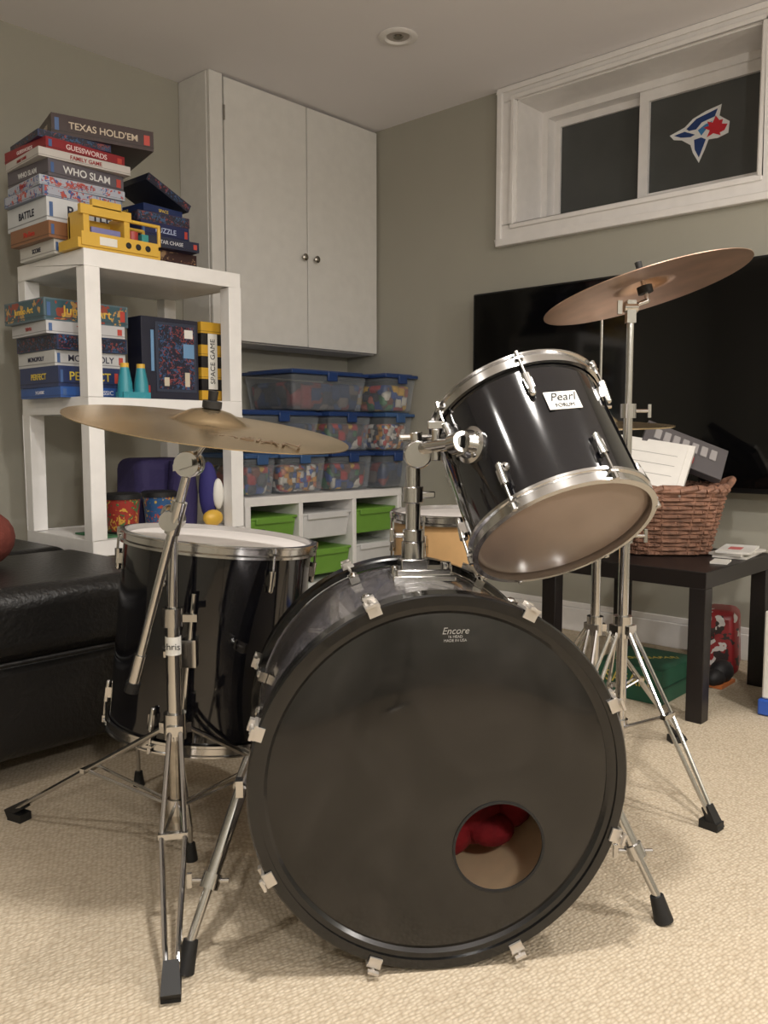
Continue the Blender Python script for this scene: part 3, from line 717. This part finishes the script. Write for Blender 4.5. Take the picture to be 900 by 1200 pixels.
m.obox(base+Z*.50+K(.03,0,0),KD(1,0,0),KD(0,1,0),Z,.035,.010,.014)
ba=K(-.487,1.585,.365); bb=K(-.360,1.55,.795)
m.ball(base+Z*.70,.018,14).lathe(K(-.400,1.545,.69),KD(0,1,0),[(0,0),(.018,0),(.02,.01),(.02,.055),(.012,.06),(0,.06)],20)
m.cyl(ba,bb,.0085); m.cyl(ba,ba+(bb-ba)*.16,.012); m.m(M_rub).cyl(ba-(bb-ba)*.01,ba+(bb-ba)*.035,.014); m.m(M_chrome)
m.cyl(ba+(bb-ba)*.70,ba+(bb-ba)*.84,.014)
m.ball(bb,.019,14).lathe(bb-KD(0,1,0)*.028,KD(0,1,0),[(0,0),(.022,0),(.024,.006),(.024,.02),(.018,.026),(.024,.032),(.024,.05),(0,.052)],24)
m.cyl(bb+KD(0,-1,0)*.03,bb+KD(0,-1,0)*.05,.006).obox(bb+KD(0,-1,0)*.052,KD(1,0,.3),KD(0,1,0),Z,.035,.006,.012)
CC=K(-.312,1.507,.871); CN=K(.147,-.095,.98).normalized()
m.poly([bb,CC-CN*.03,CC+CN*.05],.0055)
m.m(M_rub).lathe(CC+CN*.024,CN,[(0,0),(.017,0),(.017,.012),(.008,.013),(.009,.03),(0,.03)],20).lathe(CC-CN*.002,-CN,[(0,0),(.016,0),(.016,.014),(0,.014)],20)
m.m(M_label).lathe(base+Z*.43,Z,[(.0140,0),(.0150,0),(.0150,.035),(.0140,.035)],20)
m.obj('stand_body',g)
text('pole_tag','chris',.018,base+K(0,-.0156,0)+Z*.447,KD(1,0,0),Z,M_ink,g)
cymbal(CC,CN,.247,M_brass,.065).obj('ride_cymbal',g)
rd=(KD(1,0,0)-CN*KD(1,0,0).dot(CN)).normalized(); ud=CN.cross(rd)
text('cymbal_print','SABIAN',.045,CC+rd*.10-ud*.13-CN*.0035,rd,ud,mat('bronze_ink',(90,74,58),.5),g,ext=.0008)
g=group('cymbal_stand',tuple(K(.545,1.95,0)))
m=MB(); base=K(.545,1.95,0)
tripod(m,base,.40,.17,[K(.70,1.78,0),K(.37,1.86,0),K(.60,2.24,0)],.017)
m.m(M_chrome).cyl(base+Z*.14,base+Z*.62,.0125).cyl(base+Z*.6,base+Z*.90,.0105).cyl(base+Z*.88,base+Z*1.12,.008)
for zz_ in(.60,.885):
    m.lathe(base+Z*zz_,Z,[(.010,0),(.018,0),(.018,.032),(.010,.032)],18).cyl(base+Z*(zz_+.016),base+Z*(zz_+.016)+K(.045,0,0),.004).obox(base+Z*(zz_+.016)+K(.048,0,0),KD(1,0,0),KD(0,1,0),Z,.007,.006,.03)
CC=K(.573,1.95,1.180); CN=K(-.240,.11,.958).normalized()
hd=base+Z*1.112
m.obox(hd+Z*.01,KD(1,0,0),KD(0,1,0),Z,.020,.02,.05).cyl(hd-KD(1,0,0)*.015+Z*.02,hd+KD(1,0,0)*.015+Z*.02,.012).obox(hd-KD(1,0,0)*.025+Z*.02,KD(1,0,0),KD(0,1,0),Z,.01,.008,.03)
m.poly([hd+Z*.02,CC-CN*.035,CC+CN*.055],.0055)
m.m(M_rub).lathe(CC-CN*.002,-CN,[(0,0),(.017,0),(.017,.016),(0,.016)],20).lathe(CC+CN*.024,CN,[(0,0),(.014,0),(.014,.014),(.007,.015),(.008,.03),(0,.03)],20)
m.obj('stand_body',g)
cymbal(CC,CN,.230,M_brass2,.06).obj('crash_cymbal',g)
g=group('hi_hat_stand',tuple(K(.56,2.27,0)))
m=MB(); base=K(.56,2.27,0)
tripod(m,base,.33,.12,[K(.45,2.07,0),K(.80,2.30,0),K(.44,2.47,0)],.017)
m.m(M_chrome).cyl(base+Z*.12,base+Z*.62,.013).cyl(base+Z*.6,base+Z*.83,.010).cyl(base+Z*.82,base+Z*1.17,.0035)
m.lathe(base+Z*.60,Z,[(.01,0),(.018,0),(.018,.03),(.01,.03)],18)
m.lathe(base+Z*.905,Z,[(0,0),(.012,0),(.012,.03),(.007,.035),(0,.035)],16)
m.cyl(base+Z*.92-K(.03,0,0),base+Z*.92+K(.03,0,0),.005)
m.m(M_rub).lathe(base+Z*.825,Z,[(0,0),(.022,0),(.018,.02),(0,.02)],16)
m.m(M_rub).obox(base+K(0,.16,0)+Z*.03,KD(1,0,0),KD(0,1,.1),KD(0,-.1,1),.08,.26,.012)
m.obj('stand_body',g)
hn=K(.0,-.06,1).normalized()
cymbal(base+Z*.882,hn,.190,M_brass,.05).obj('top_cymbal',g)
cymbal(base+Z*.862,-hn,.190,M_brass,.05).obj('bottom_cymbal',g)

# ------------------------------------------------------------ lights
def area(name,loc,power,size,col=(1,.95,.885)):
    l=bpy.data.lights.new(name,'AREA'); l.shape='DISK'; l.size=size; l.energy=power; l.color=col; l.spread=math.radians(170)
    o=bpy.data.objects.new(name,l); o.location=loc; S.collection.objects.link(o); return o
for i,(x,y,p) in enumerate([(.75,.55,30),(-.3,1.5,9),(1.9,-.3,23)]):
    downlight(x,y,True); area('ceiling_lamp_light',(x,y,H-.02),p,.12)
# added uplights behind the camera, out of view, to brighten ceiling and walls
for i,(x,y,p) in enumerate([(-.3,-.9,68),(1.7,-1.5,48)]):
    g=group('added_uplight',(x,y,0))
    MB().m(M_chromed).cyl((x,y,.02),(x,y,1.5),.012).lathe((x,y,0),Z,[(0,.02),(.12,.015),(.13,0),(0,0)],32).obj('pole_and_base',g)
    MB().m(M_trim).lathe((x,y,1.48),Z,[(0,0),(.05,.005),(.09,.03),(.10,.05),(.095,.05),(.05,.012),(0,.008)],32).obj('bowl',g)
    l=bpy.data.lights.new('added_uplight_bulb','POINT'); l.energy=p; l.color=(1,.95,.885); l.shadow_soft_size=.08
    o=bpy.data.objects.new('added_uplight_bulb',l); o.location=(x,y,1.66); S.collection.objects.link(o); attach(o,g)
wd=bpy.data.worlds.new('World'); S.world=wd; wd.use_nodes=True
wd.node_tree.nodes['Background'].inputs[0].default_value=(.02,.025,.04,1)
# ------------------------------------------------------------ camera
cam=bpy.data.cameras.new('camera'); co=bpy.data.objects.new('camera',cam); S.collection.objects.link(co)
p=math.radians(5.25); co.location=(0,0,.85)
fw=Vector((cA*math.cos(p),sA*math.cos(p),-math.sin(p)))
fw.rotate(Quaternion((0,0,1),math.radians(.25)))
co.rotation_euler=fw.to_track_quat('-Z','Y').to_euler()
cam.sensor_fit='HORIZONTAL'; cam.sensor_width=36; cam.lens=40; cam.clip_start=.01
S.camera=co
